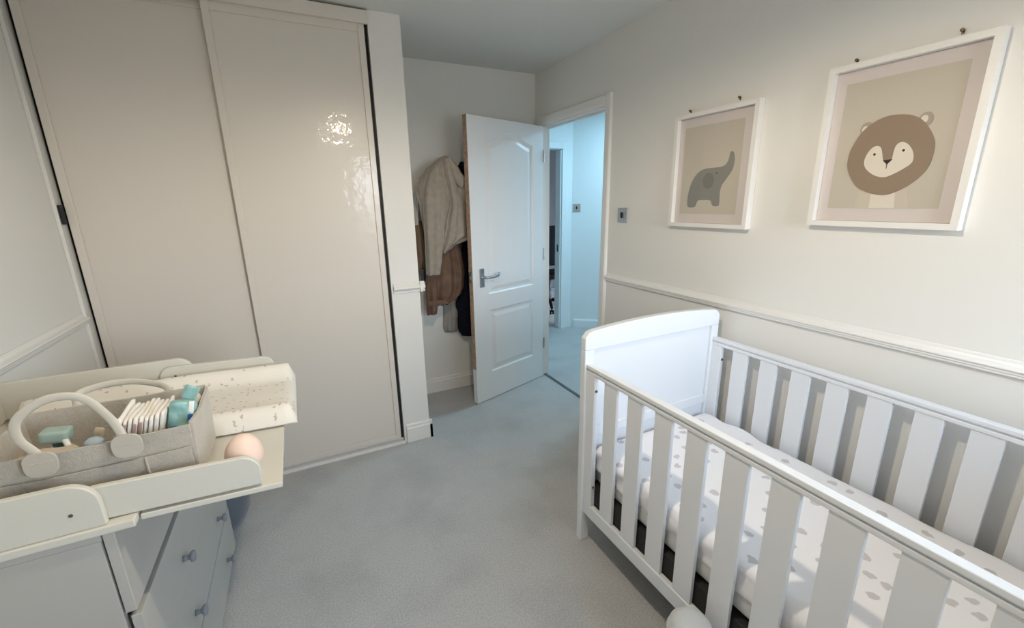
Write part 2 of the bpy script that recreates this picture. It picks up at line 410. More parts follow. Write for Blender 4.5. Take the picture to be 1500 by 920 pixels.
# ------------------------------------------------------------------ fitted wardrobe
wr = thing('fitted_wardrobe', 'built-in wardrobe with two tall glossy white sliding doors', 'wardrobe', (-.2, YW, 0))
def sliding(x0, x1, y0, z0, z1):
    bm = bmesh.new(); th = .022
    box(bm, x0, x1, y0+.004, y0+th, z0, z1)                       # board
    s = .030
    for a in ((x0, x0+s, z0, z1), (x1-s, x1, z0, z1), (x0+s, x1-s, z0, z0+.035), (x0+s, x1-s, z1-.04, z1)):
        box(bm, a[0], a[1], y0-.004, y0+.004, a[2], a[3])
    return bm
dl = obj('sliding_door', sliding(-.851, -.175, 2.505, .026, 2.332), M['ward'], wr, bevel=.002)
dr = obj('sliding_door', sliding(-.236, .436, 2.474, .030, 2.322), M['ward'], wr, bevel=.002)
# the front door leans a little on its runner
for dd in (dr,):
    dd.data.transform(Matrix.Translation((0, .008, 0)) @ Matrix.Rotation(math.radians(.25), 4, 'X'))
bm = bmesh.new(); box(bm, XL, .4535, 2.448, 2.466, 2.316, 2.374); obj('header_panel', bm, M['ward'], wr, bevel=.002)
bm = bmesh.new(); box(bm, XL+.004, .4535, 2.456, 2.57, 0, .012); box(bm, XL+.004, .4535, 2.456, 2.462, .012, .020); box(bm, XL+.004, .4535, 2.499, 2.503, .012, .022)
obj('floor_track', bm, M['trim'], wr, bevel=.001)
bm = bmesh.new(); box(bm, XL+.001, XL+.0135, 2.472, 2.53, .012, 2.316); o = obj('filler_strip', bm, M['wall'], wr)
bm = bmesh.new(); box(bm, XL+.0145, -.853, 2.476, 2.50, 1.40, 1.48); o = obj('door_bumper', bm, M['black'], wr, bevel=.003); o['label'] = 'small black bumper at door edge'
for g in ((.4375, .4535, 2.50, 2.52, .02, 2.316), (-.865, -.8525, 2.535, 2.54, .02, 2.316)):
    bm = bmesh.new(); box(bm, *g); o = obj('gap_shade_strip', bm, M['black'], wr); o['label'] = 'black strip painted as the shade in the gap'  # black strips stand in for the shade inside the door gaps
bm = bmesh.new(); box(bm, XL+.002, .453, 2.57, 2.58, .012, H-.02); o = obj('carcass', bm, M['black'], wr)  # black sheet behind the doors, interior darkness put into its colour

# ------------------------------------------------------------------ cot
CX0, CX1, CY1, CY0 = .957, 1.718, 1.289, -.165
cot = thing('baby_cot', 'white wooden slatted cot standing against the right wall', 'cot', ((CX0+CX1)/2, (CY0+CY1)/2, 0))
def top_curve():
    pts = []; cx = (CX0+CX1)/2; hw = (CX1-CX0)/2
    r = .035
    for k in range(0, 41):
        u = -1+2*k/40; x = cx+u*hw
        z = .985-.022*u*u
        e = hw*(1-abs(u))
        if e < r: z -= r-math.sqrt(max(0, r*r-(r-e)**2))
        pts.append((x, z))
    return pts
def end_panel(y0, y1, inner):
    bm = bmesh.new()
    c = top_curve(); th = abs(y1-y0)
    # two posts + curved head board + recessed infill + bottom rail
    poly = [(CX0, .89)]+[(CX0, .94)]+c[1:-1]+[(CX1, .94), (CX1, .89)]
    prism(bm, poly, 'y', y0, y1)
    box(bm, CX0, CX0+.045, y0, y1, 0, .89); box(bm, CX1-.045, CX1, y0, y1, 0, .89)
    ya, yb = y0+.010, y1-.010
    box(bm, CX0+.045, CX1-.045, ya, yb, .20, .89)
    box(bm, CX0+.045, CX1-.045, y0+.002, y1-.002, .50, .545)
    box(bm, CX0+.045, CX1-.045, y0+.002, y1-.002, .15, .21)
    return obj('end_panel', bm, M['cot'], cot, bevel=.004, seg=3)
e1 = end_panel(CY1, CY1+.032, -1); e2 = end_panel(CY0, CY0+.032, 1)
S0, S1 = CY0+.032, CY1
def side(xa, xb, face):
    # bars along y: top rail with a grooved cap, bottom rail, end stiles, ten slats
    xm = (xa+xb)/2
    bm = bmesh.new()
    box(bm, xa-.003, xb+.003, S0, S1, .818, .834)
    box(bm, xa+.003, xb-.003, S0, S1, .812, .818)
    box(bm, xa, xb, S0, S1, .797, .812)
    obj('top_rail', bm, M['cot'], cot, bevel=.004, seg=3)
    bm = bmesh.new(); box(bm, xa, xb, S0, S1, .148, .207); obj('bottom_rail', bm, M['cot'], cot, bevel=.003)
    for y0, y1 in ((S1-.048, S1), (S0, S0+.048)):
        bm = bmesh.new(); box(bm, xa, xb, y0, y1, .207, .797); st = obj('stile', bm, M['cot'], cot, bevel=.002)
        yy = y0 if y1 == S1 else y1; s = -1 if y1 == S1 else 1
        for z in (.735, .30):
            bm = bmesh.new()
            lathe(bm, [(0, .0), (.0055, .0), (.0055, .004), (.0035, .005), (0, .003)], Matrix.Translation((xm, yy, z)) @ Matrix.Rotation(PI/2 if s < 0 else -PI/2, 4, 'X'), 12)
            o = obj('bolt', bm, M['hole'], st); o['label'] = 'dark bolt head'
    for k in range(10):
        a = 1.184-.1293*k
        bm = bmesh.new(); box(bm, xm-.007, xm+.007, a-.071, a, .207, .797); obj('slat', bm, M['cot'], cot, bevel=.0015)
side(.967, .989, 0); side(1.688, 1.710, 0)
bm = bmesh.new(); box(bm, .9915, 1.6855, S0+.002, S1-.002, .258, .284); box(bm, .9915, .999, S0+.002, S1-.002, .155, .258); box(bm, 1.678, 1.6855, S0+.002, S1-.002, .155, .258)  # edge lips added to stop lamplight and blacken the gap below the mattress
o = obj('mattress_base', bm, M['baseshade'], cot); o['label'] = 'mattress base blackened as shade, with added edge lips'

mt_ = thing('cot_mattress', 'cot mattress in white sheet with grey scattered motifs inside the cot', 'mattress', ((1.0+1.68)/2, (S0+S1)/2, .285))
mc = Vector((1.338, (S0+S1)/2, .372)); mh = (.330, (S1-S0)/2-.012, .086)
bm = bmesh.new(); rbox(bm, mc, mh, .035, 8); obj('mattress_core', bm, M['mattress'], mt_, smooth=True)
def sheetdisp(p):
    q = p.copy()
    n1 = noise.noise(Vector((p.x*9, p.y*9, p.z*14)))
    side_ = max(abs(p.x)/mh[0], 0)
    if p.z < .06:
        w = math.sin(p.y*34+p.z*70+3*noise.noise(Vector((p.y*5, 0, 0))))*.0048
        q.x += (1 if p.x > 0 else -1)*w*(1 if abs(p.x) > mh[0]*.9 else 0)
        q.z += .014*noise.noise(Vector((p.y*7, p.x*3, 1)))
    else:
        q.z += n1*.003
    return q
bm = bmesh.new(); rbox(bm, mc+Vector((0, 0, .034)), (mh[0]+.005, mh[1]+.004, .060), .032, 46, disp=sheetdisp)
obj('fitted_sheet', bm, M['sheet'], mt_, smooth=True)

# ------------------------------------------------------------------ framed pictures
def frame_picture(name, label, y0, y1, z0, z1, art):
    t = thing(name, label, 'picture', (XR, (y0+y1)/2, z0))
    xf, xb = XR-.034, XR-.0008; b = .019
    bm = bmesh.new()
    # mitred box frame
    o4 = [(y0, z0), (y1, z0), (y1, z1), (y0, z1)]; i4 = [(y0+b, z0+b), (y1-b, z0+b), (y1-b, z1-b), (y0+b, z1-b)]
    for i in range(4):
        j = (i+1) % 4; prism(bm, [o4[i], o4[j], i4[j], i4[i]], 'x', xf, xb)
    bmesh.ops.remove_doubles(bm, verts=bm.verts[:], dist=1e-6)
    fs = [f for f in bm.faces if abs(f.normal.x) < .5 and all((abs(v.co.y-y0) > 1e-4 and 1) for v in f.verts) and False]
    obj('frame', bm, M['frame'], t)
    bm = bmesh.new(); box(bm, XR-.010, XR-.004, y0+b+.0005, y1-b-.0005, z0+b+.0005, z1-b-.0005); obj('mount', bm, M['mount'], t)
    bm = bmesh.new(); mats = art(bm); obj('print', bm, mats, t)
    bm = bmesh.new(); box(bm, XR-.0150, XR-.0138, y0+b+.0005, y1-b-.0005, z0+b+.0005, z1-b-.0005); obj('glass_pane', bm, M['glass'], t)
    return t
def flat(bm, pts, x, mi, th=.0004):
    prism(bm, pts, 'x', x-th, x, mi)
def ell(cy, cz, a, b, rot=0, n=28):
    return [(cy+a*math.cos(2*PI*k/n)*math.cos(rot)-b*math.sin(2*PI*k/n)*math.sin(rot), cz+a*math.cos(2*PI*k/n)*math.sin(rot)+b*math.sin(2*PI*k/n)*math.cos(rot)) for k in range(n)]
def smooth_poly(p, it=2):
    for _ in range(it):
        q = []
        for i in range(len(p)):
            a, b = p[i], p[(i+1) % len(p)]
            q += [(a[0]*.75+b[0]*.25, a[1]*.75+b[1]*.25), (a[0]*.25+b[0]*.75, a[1]*.25+b[1]*.75)]
        p = q
    return p

PX = XR-.0102
def lion_art(bm):
    flat(bm, [(.929, 1.419), (.618, 1.419), (.618, 1.829), (.929, 1.829)], PX, 0)
    flat(bm, smooth_poly([(.834, 1.490), (.843, 1.4195), (.690, 1.4195), (.706, 1.490)], 0), PX-.0005, 3)
    flat(bm, [(.800, 1.49), (.800, 1.4195), (.729, 1.4195), (.736, 1.49)], PX-.0006, 6)
    for cy, cz, iy, iz in ((.847, 1.676, .851, 1.675), (.694, 1.682, .697, 1.684)):
        flat(bm, ell(cy, cz, .019, .022), PX-.0010, 5); flat(bm, ell(iy, iz, .009, .011), PX-.0015, 2)
    mane = [(.754, 1.707), (.729, 1.701), (.703, 1.685), (.681, 1.658), (.665, 1.629), (.658, 1.608), (.657, 1.578), (.661, 1.544), (.674, 1.52), (.698, 1.493), (.728, 1.472), (.761, 1.459), (.803, 1.467), (.845, 1.487), (.867, 1.516), (.882, 1.544), (.888, 1.569), (.887, 1.604), (.876, 1.637), (.86, 1.669), (.834, 1.693), (.8, 1.708), (.775, 1.709)]
    flat(bm, smooth_poly(mane), PX-.0020, 1)
    face = [(.805, 1.62), (.795, 1.613), (.79, 1.598), (.783, 1.571), (.77, 1.56), (.759, 1.572), (.759, 1.595), (.756, 1.616), (.743, 1.626), (.726, 1.618), (.71, 1.597), (.703, 1.575), (.705, 1.556), (.725, 1.541), (.747, 1.527), (.771, 1.517), (.799, 1.524), (.826, 1.545), (.837, 1.565), (.836, 1.587), (.826, 1.609), (.816, 1.618)]
    flat(bm, smooth_poly(face, 1), PX-.0026, 2)
    flat(bm, ell(.810, 1.593, .0035, .004), PX-.0032, 4); flat(bm, ell(.733, 1.598, .0035, .004), PX-.0032, 4)
    flat(bm, [(.784, 1.572), (.757, 1.574), (.770, 1.558)], PX-.0032, 4); flat(bm, [(.7715, 1.561), (.7693, 1.561), (.7693, 1.545), (.7710, 1.545)], PX-.0032, 4)
    return [M['printbg'], M['mane'], M['face'], M['bodyprint'], M['ink'], M['ear'], M['face']]
def elephant_art(bm):
    flat(bm, [(1.616, 1.388), (1.303, 1.388), (1.303, 1.788), (1.616, 1.788)], PX, 0)
    p = [(1.359, 1.656), (1.351, 1.66), (1.34, 1.656), (1.331, 1.626), (1.336, 1.582), (1.363, 1.546), (1.387, 1.516), (1.392, 1.485), (1.387, 1.434), (1.393, 1.424), (1.420, 1.424), (1.43, 1.434), (1.436, 1.453), (1.476, 1.453), (1.512, 1.453), (1.517, 1.43), (1.527, 1.418), (1.562, 1.418), (1.572, 1.428), (1.573, 1.473), (1.562, 1.523), (1.539, 1.567), (1.498, 1.595), (1.444, 1.596), (1.387, 1.597), (1.367, 1.614), (1.36, 1.636)]
    flat(bm, smooth_poly(p), PX-.0006, 1)
    flat(bm, ell(1.460, 1.539, .031, .036), PX-.0012, 2); flat(bm, ell(1.417, 1.571, .003, .0035), PX-.0012, 3)
    return [M['printbg'], M['eleph'], M['elephear'], M['ink']]
frame_picture('framed_print', 'white framed print of a brown lion face on beige paper', .557, .981, 1.357, 1.888, lion_art)
frame_picture('framed_print', 'white framed print of a small grey elephant with raised trunk', 1.230, 1.665, 1.327, 1.849, elephant_art)


# ------------------------------------------------------------------ picture nails
for y, z, lab in ((1.603, 1.866, 'bronze nail over the left side of the elephant picture'), (1.345, 1.874, 'bronze nail over the right side of the elephant picture'),
                  (.915, 1.902, 'bronze nail over the left side of the lion picture'), (.655, 1.910, 'bronze nail over the right side of the lion picture')):
    bm = bmesh.new()
    lathe(bm, [(0, 0), (.002, 0), (.002, .008), (.0045, .008), (.005, .011), (.004, .013), (0, .0135)], Matrix.Translation((XR, y, z)) @ Matrix.Rotation(-PI/2, 4, 'Y'), 14)
    box(bm, XR-.003, XR, y-.003, y+.003, z-.010, z+.003)
    tag(obj('picture_nail', bm, M['nail']), lab, 'nail', 'nails above the pictures')

# ------------------------------------------------------------------ switches
def switch(mtx, label):
    t = thing('light_switch', label, 'light switch', tuple(mtx.translation))
    ROOT.pop(t.name); t.matrix_world = mtx
    bm = bmesh.new(); box(bm, -.042, .042, 0, .008, -.042, .042); obj('switch_plate', bm, M['chrome'], t, bevel=.003, local=True)
    bm = bmesh.new(); prism(bm, [(-.013, -.018), (.013, -.018), (.016, .020), (-.016, .020)], 'y', .008, .0115)
    obj('rocker', bm, M['chrome'], t, local=True, bevel=.001)
    bm = bmesh.new(); prism(bm, [(-.007, -.016), (.007, -.016), (.010, .012), (.005, .017), (-.005, .017), (-.010, .012)], 'y', .0115, .014)
    o = obj('switch_lever', bm, M['black'], t, local=True); o['label'] = 'black switch lever'
    return t
switch(Matrix.Translation((XR, 2.052, 1.371)) @ Matrix.Rotation(PI/2, 4, 'Z'), 'square chrome light switch on the bedroom wall left of the elephant picture')
hd = math.atan2(-.6, .7)
p0 = Vector((2.80, 4.10, 0))+Vector((.7, -.6, 0)).normalized()*.055
switch(Matrix.Translation((p0.x, p0.y, 1.38)) @ Matrix.Rotation(hd+PI, 4, 'Z'), 'small chrome light switch on the blue-lit hall wall')

# ------------------------------------------------------------------ chest of drawers
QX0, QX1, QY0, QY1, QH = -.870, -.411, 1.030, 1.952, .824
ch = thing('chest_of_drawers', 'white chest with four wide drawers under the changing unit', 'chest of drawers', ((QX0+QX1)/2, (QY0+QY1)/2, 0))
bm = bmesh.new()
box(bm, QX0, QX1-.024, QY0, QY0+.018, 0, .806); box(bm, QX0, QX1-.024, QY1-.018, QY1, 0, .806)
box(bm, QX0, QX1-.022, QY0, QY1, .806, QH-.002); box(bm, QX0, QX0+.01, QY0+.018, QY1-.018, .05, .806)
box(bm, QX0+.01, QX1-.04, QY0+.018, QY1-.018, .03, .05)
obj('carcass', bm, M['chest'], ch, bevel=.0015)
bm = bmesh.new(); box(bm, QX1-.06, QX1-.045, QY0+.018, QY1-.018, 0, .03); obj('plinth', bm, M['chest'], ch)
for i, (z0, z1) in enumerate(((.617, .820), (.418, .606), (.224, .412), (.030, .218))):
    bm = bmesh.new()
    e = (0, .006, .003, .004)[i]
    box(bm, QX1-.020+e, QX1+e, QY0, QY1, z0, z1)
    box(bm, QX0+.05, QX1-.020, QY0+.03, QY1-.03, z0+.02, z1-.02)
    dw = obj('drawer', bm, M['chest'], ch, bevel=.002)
    for y in (1.327, 1.765):
        zc = (z0+z1)/2-.022
        bm = bmesh.new()
        lathe(bm, [(0, 0), (.009, 0), (.007, .008), (.007, .015), (.014, .019), (.0165, .024), (.0145, .029), (.008, .0305), (0, .030)], Matrix.Translation((QX1+e, y, zc)) @ Matrix.Rotation(PI/2, 4, 'Y'), 20)
        o = obj('knob', bm, M['knob'], dw, smooth=True); o['label'] = 'round grey knob'

# ------------------------------------------------------------------ changing unit (tray with pull-out board)
TZ = .824
cu = thing('changing_unit', 'cream changing top with raised rounded sides resting on the chest', 'changing unit', (-.62, 1.39, TZ))
def rail_poly(x0, x1, z0, z1, r, left=False, right=True):
    p = [(x0, z0), (x1, z0)]
    if right:
        for k in range(0, 9):
            a = PI/2*k/8; p.append((x1-r+r*math.cos(a), z1-r+r*math.sin(a)))
    else: p.append((x1, z1))
    if left:
        for k in range(0, 9):
            a = PI/2+PI/2*k/8; p.append((x0+r+r*math.cos(a), z1-r+r*math.sin(a)))
    else: p.append((x0, z1))
    return p
Y0, Y1 = 1.020, 1.765
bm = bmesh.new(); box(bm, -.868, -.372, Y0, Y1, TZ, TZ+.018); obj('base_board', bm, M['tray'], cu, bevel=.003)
def hole(parent, x, y, z, s):
    bm = bmesh.new()
    lathe(bm, [(0, 0), (.0036, 0), (.0036, .0012), (.0024, .0016), (0, .001)], Matrix.Translation((x, y, z)) @ Matrix.Rotation(PI/2*s, 4, 'X'), 12)
    o = obj('screw', bm, M['hole'], parent); o['label'] = 'small brown screw hole'
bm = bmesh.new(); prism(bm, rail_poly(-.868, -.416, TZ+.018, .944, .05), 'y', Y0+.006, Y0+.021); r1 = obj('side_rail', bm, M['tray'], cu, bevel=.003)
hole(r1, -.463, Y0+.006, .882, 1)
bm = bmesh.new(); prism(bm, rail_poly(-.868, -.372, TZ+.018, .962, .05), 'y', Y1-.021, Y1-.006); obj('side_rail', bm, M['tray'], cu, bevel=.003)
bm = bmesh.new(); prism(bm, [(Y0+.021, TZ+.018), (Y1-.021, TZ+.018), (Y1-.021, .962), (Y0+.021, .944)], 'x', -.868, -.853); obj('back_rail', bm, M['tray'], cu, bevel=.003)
# pull-out extension, sagging slightly
mx = Matrix.Translation((-.372, 0, TZ+.0185)) @ Matrix.Rotation(math.radians(2.6), 4, 'Y') @ Matrix.Translation((.372, 0, -(TZ+.0185)))
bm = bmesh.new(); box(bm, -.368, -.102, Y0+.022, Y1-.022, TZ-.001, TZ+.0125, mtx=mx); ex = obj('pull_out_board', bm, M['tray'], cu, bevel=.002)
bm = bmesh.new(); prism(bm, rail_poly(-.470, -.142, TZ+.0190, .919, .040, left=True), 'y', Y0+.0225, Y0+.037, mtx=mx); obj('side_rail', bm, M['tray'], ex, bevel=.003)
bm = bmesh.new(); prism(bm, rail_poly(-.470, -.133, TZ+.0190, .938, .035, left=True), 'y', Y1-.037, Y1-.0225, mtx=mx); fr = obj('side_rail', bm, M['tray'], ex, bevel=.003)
hole(fr, -.425, Y1-.037, .907, 1)

# ------------------------------------------------------------------ changing mat (U-shaped foam)
mp = thing('changing_mat', 'cream speckled wedge changing mat behind the felt caddy', 'changing mat', (-.40, 1.53, TZ+.0185))
ya, yb = 1.335, 1.722; zb = TZ+.019
prof = []
N = 40
for k in range(N+1):
    u = k/N; y = ya+(yb-ya)*u
    e = min(u, 1-u)
    z = .026+(.024 if u < .5 else .046)*math.exp(-((e-.10)/.085)**2)
    if e < .06: z *= math.sqrt(max(0, 1-((.06-e)/.06)**2))**.7
    prof.append((y, zb+z))
bm = bmesh.new(); rows = []
X0, X1 = -.80, -.066; NX = 44
for i in range(NX+1):
    x = X0+(X1-X0)*i/NX; row = []
    e = min(i, NX-i)/NX*(X1-X0); k = math.sqrt(max(0, 1-max(0, (.022-e)/.022)**2))
    k = max(k, .25)
    for (y, z) in prof:
        row.append(bm.verts.new((x, ya+(y-ya), zb+.004+(z-zb)*k+.0015*noise.noise(Vector((x*30, y*30, 0))))))
    rows.append((row, [bm.verts.new((x, y, zb)) for (y, z) in prof]))
for i in range(NX):
    for k in range(N):
        a, b = rows[i], rows[i+1]
        bm.faces.new((a[0][k], a[0][k+1], b[0][k+1], b[0][k])); bm.faces.new((a[1][k+1], a[1][k], b[1][k], b[1][k+1]))
    for k in (0, N): bm.faces.new((rows[i][0][k], rows[i+1][0][k], rows[i+1][1][k], rows[i][1][k]))
for i in (0, NX):
    for k in range(N): bm.faces.new((rows[i][0][k], rows[i][0][k+1], rows[i][1][k+1], rows[i][1][k]))
# follow the sag of the pull-out board
for v in bm.verts:
    if v.co.x > -.372: v.co.z -= math.tan(math.radians(2.6))*(v.co.x+.372)
obj('foam_pad', bm, M['mat'], mp, smooth=True)
bm = bmesh.new(); yy = .5*(ya+yb)
for k in range(3):
    box(bm, -.225+k*.001, -.150, yy-.016+k*.014, yy-.013+k*.014, zb+.0255-math.tan(math.radians(2.6))*.18, zb+.0275-math.tan(math.radians(2.6))*.18)
o = obj('quilting_seam', bm, M['hole'] if False else M['felt'], mp); o['label'] = 'pale grey stitched seam'

# ------------------------------------------------------------------ felt nappy caddy
CZ = TZ+.0192
KX0, KX1, KY0, KY1, KZ = -.622, -.268, 1.108, 1.322, .990
cd = thing('nappy_caddy', 'beige felt nappy caddy with looped handles full of baby things', 'caddy', ((KX0+KX1)/2, (KY0+KY1)/2, CZ))
def felt_wall(bm, P, Q, th, z0, z1, n=24, bow=.004, out=(0, 0), flare=.006):
    """a soft felt wall between plan points P, Q"""
    P = Vector(P); Q = Vector(Q); d = (Q-P); nn = Vector(out); g = []
    for i in range(n+1):
        u = i/n; col = []
        for j in range(9):
            w = j/8; z = z0+(z1-z0)*w
            off = bow*math.sin(PI*u)*w*(1+.5*math.sin(7*u))+flare*w
            b = P+d*u+nn*off
            top = z-.003*math.sin(PI*u)*w
            col.append((bm.verts.new((b.x, b.y, top)), bm.verts.new((b.x-nn.x*th, b.y-nn.y*th, top))))
        g.append(col)
    for i in range(n):
        for j in range(8):
            bm.faces.new((g[i][j][0], g[i+1][j][0], g[i+1][j+1][0], g[i][j+1][0])); bm.faces.new((g[i][j][1], g[i][j+1][1], g[i+1][j+1][1], g[i+1][j][1]))
        bm.faces.new((g[i][8][0], g[i+1][8][0], g[i+1][8][1], g[i][8][1])); bm.faces.new((g[i][0][0], g[i][0][1], g[i+1][0][1], g[i+1][0][0]))
    for i in (0, n):
        for j in range(8): bm.faces.new((g[i][j][0], g[i][j+1][0], g[i][j+1][1], g[i][j][1]))
bm = bmesh.new()
felt_wall(bm, (KX0, KY0), (KX1, KY0), .006, CZ, KZ, out=(0, -1)); felt_wall(bm, (KX0, KY1), (KX1, KY1), .006, CZ, KZ+.01, out=(0, 1))
felt_wall(bm, (KX0, KY0), (KX0, KY1), .006, CZ, KZ, out=(-1, 0)); felt_wall(bm, (KX1, KY0), (KX1, KY1), .006, CZ, KZ+.006, out=(1, 0))
box(bm, KX0, KX1, KY0, KY1, CZ, CZ+.005)
obj('felt_body', bm, M['felt'], cd, smooth=False)
bm = bmesh.new(); felt_wall(bm, (KX0+.002, KY0-.0075), (KX1-.004, KY0-.0075), .004, CZ, .940, out=(0, -1), flare=.005)
for x in (-.545, -.352): box(bm, x-.0012, x+.0012, KY0-.0185, KY0-.008, CZ, .938)
pk = obj('front_pocket', bm, M['felt'], cd)
def strap(pts, w=.0085, t=.003):
    bm = bmesh.new(); sm = []
    P = [Vector(p) for p in pts]
    for i in range(len(P)-1):
        p0, p1, p2, p3 = P[max(i-1, 0)], P[i], P[i+1], P[min(i+2, len(P)-1)]
        for k in range(8):
            u = k/8; sm.append(.5*((2*p1)+(p2-p0)*u+(2*p0-5*p1+4*p2-p3)*u*u+(3*p1-p0-3*p2+p3)*u**3))
    sm.append(P[-1])
    sweep(bm, sm, w, t, n=10, up=Vector((0, 1, 0)) if False else Vector((0, .999, .05)))
    return obj('handle', bm, M['feltstrap'], cd, smooth=True)
yf = KY0-.018
h1 = strap([(-.505, yf, .960), (-.510, yf, .995), (-.527, yf-.002, 1.035), (-.520, yf-.004, 1.075), (-.475, yf-.004, 1.106), (-.425, yf-.003, 1.100), (-.393, yf, 1.05), (-.378, yf, 1.0), (-.372, yf, .965)])
yk = KY1+.02
h2 = strap([(-.53, yk, .965), (-.535, yk+.005, .996), (-.54, yk+.03, 1.012), (-.50, yk+.045, 1.022), (-.44, yk+.045, 1.022), (-.385, yk+.03, 1.010), (-.354, yk+.01, .996), (-.35, yk, .965)])
def patch(h, x, y, z, s):
    bm = bmesh.new(); q = []
    for k in range(24):
        a = 2*PI*k/24; q.append((x+.026*math.copysign(abs(math.cos(a))**.7, math.cos(a)), z+.026*math.copysign(abs(math.sin(a))**.7, math.sin(a))))
    prism(bm, q, 'y', y-.0025, y+.0025)
    box(bm, x-.02, x+.02, y-.0032, y, z+.004, z+.0055)
    o = obj('handle_patch', bm, M['feltpatch'], h, bevel=.0015)
for x, z in ((-.507, .975), (-.373, .978)): patch(h1, x, KY0-.0235, z, 1)
for x, z in ((-.53, .970), (-.352, .970)): patch(h2, x, KY1+.0175, z, 1)

# contents ---------------------------------------------------------
base = CZ+.0055
for k in range(9):
    t = thing('nappy', '', 'nappy', (-.418+.0095*k, 1.205, base), group='folded nappies in the caddy')
    tilt = math.radians(14); h = .079+(.004 if k == 0 else 0)
    lx, ly = -.418+.0095*k, 1.205+.003*math.sin(k*1.7)
    rot = Matrix.Rotation(tilt, 3, 'Y')
    dsp = lambda p, k=k: p+Vector((.0, 0, .0035*math.sin(p.y*45+k*1.3)))
    bm = bmesh.new(); rbox(bm, (lx, ly, base+h+.004), (.0043, .055, h), .0042, 8, rot=rot, disp=dsp)
    o = obj('folded_pad', bm, M['nappy'], t, smooth=True)
    if k in (1, 3, 4):
        bm = bmesh.new(); rbox(bm, Vector((lx, ly, base+h+.004))+rot @ Vector((0, -.0552, h*.66)), (.0034, .0015, .016), .0012, 3, rot=rot)
        o2 = obj('printed_band', bm, M['nappyprint'], t, smooth=True); o2['label'] = 'pinkish brown printed band'
    t['label'] = ['white folded nappy standing highest at the left end of the stack in the caddy', 'second white nappy from the left with a brown printed band',
                  'plain white nappy third from the left in the caddy stack', 'white nappy with brown printed band fourth from the left',
                  'white nappy with brown printed band, fifth from the left in the caddy', 'plain white nappy sixth from the left in the caddy stack',
                  'plain white nappy third from the right in the caddy stack',
                  'plain white nappy second from the right in the caddy stack', 'white nappy at the right end of the stack against the teal packet'][k]

tp = thing('wipes_packet', 'teal crinkled packet with blue marks leaning at the right of the nappies', 'packet', (-.315, 1.20, base))
rt = Matrix.Rotation(math.radians(11), 3, 'Y') @ Matrix.Rotation(math.radians(-14), 3, 'X')
pc = Vector((-.3035, 1.172, base+.090))
bm = bmesh.new(); rbox(bm, pc, (.026, .018, .084), .015, 14, rot=rt, disp=lambda p: p+Vector((.004*noise.noise(p*60), .007*noise.noise(p*40), .004*noise.noise(p*50))))
pk = obj('packet_body', bm, M['teal'], tp, smooth=True)
bm = bmesh.new()
rbox(bm, pc+rt @ Vector((.012, 0, .100)), (.016, .004, .016), .003, 5, rot=rt @ Matrix.Rotation(.3, 3, 'Y'), disp=lambda p: p+Vector((0, .003*math.sin(p.x*300), 0)))
o = obj('crimped_end', bm, M['teal'], tp, smooth=True)
bm = bmesh.new(); rbox(bm, pc+rt @ Vector((.018, -.0165, .058)), (.0055, .002, .024), .002, 4, rot=rt); o = obj('white_label', bm, M['white'], pk, smooth=True)
bm = bmesh.new(); rbox(bm, pc+rt @ Vector((.018, -.0195, .045)), (.0055, .001, .007), .001, 4, rot=rt); o = obj('blue_dot', bm, M['blue'], pk); o['label'] = 'dark blue dot'
bm = bmesh.new()
c0 = pc+rt @ Vector((-.010, -.0205, .018)); ring = []
for k in range(21):
    a = 2*PI*k/20; ring.append(c0+rt @ Vector((.009*math.cos(a), 0, .007*math.sin(a))))
sweep(bm, ring, .0017, n=6, up=Vector((0, 1, .1)), caps=False)
rbox(bm, c0+rt @ Vector((.014, .0, -.003)), (.008, .0015, .005), .0014, 4, rot=rt)
o = obj('blue_mark', bm, M['blue'], pk); o['label'] = 'blue ring and blob mark'

cp = thing('snack_packet', 'cream packet with orange print tucked in the right corner of the caddy', 'packet', (-.272, 1.262, base))
rt2 = Matrix.Rotation(math.radians(3), 3, 'Y')
pc2 = Vector((-.297, 1.290, base+.074))
bm = bmesh.new(); rbox(bm, pc2, (.020, .016, .070), .012, 8, rot=rt2, disp=lambda p: p+Vector((.003*noise.noise(p*50), .003*noise.noise(p*55+Vector((3, 1, 0))), 0)))
pb = obj('packet_body', bm, M['nappy'], cp, smooth=True)
bm = bmesh.new()
for a, b in ((-.006, .056), (.008, .040), (-.004, .022)): rbox(bm, pc2+rt2 @ Vector((a, -.016, b)), (.007, .0015, .007), .0014, 3, rot=rt2)
o = obj('orange_print', bm, M['orange'], pb, smooth=True)

# sage bottle with a flip spout, pale blue bottle, cream tube, muslins
sb = thing('baby_lotion_bottle', 'sage green bottle with chunky cap and short spout in the caddy', 'bottle', (-.53, 1.215, base))
bm = bmesh.new(); rbox(bm, (-.53, 1.215, base+.052), (.022, .018, .050), .010, 8); obj('bottle_body', bm, M['sage'], sb, smooth=True)
bm = bmesh.new(); lathe(bm, [(0, 0), (.010, 0), (.010, .020), (0, .020)], Matrix.Translation((-.53, 1.215, base+.100)), 16); obj('bottle_neck', bm, M['tealdark'], sb)
bm = bmesh.new(); rbox(bm, (-.528, 1.212, base+.132), (.024, .018, .014), .006, 6, rot=Matrix.Rotation(math.radians(8), 3, 'Y')); cap = obj('cap', bm, M['sage'], sb, smooth=True)
bm = bmesh.new(); sweep(bm, [(-.512, 1.20, base+.124), (-.503, 1.186, base+.108), (-.497, 1.178, base+.095)], [.006, .0055, .005], n=10); o = obj('spout', bm, M['white'], cap, smooth=True); o['label'] = 'white tipped spout'

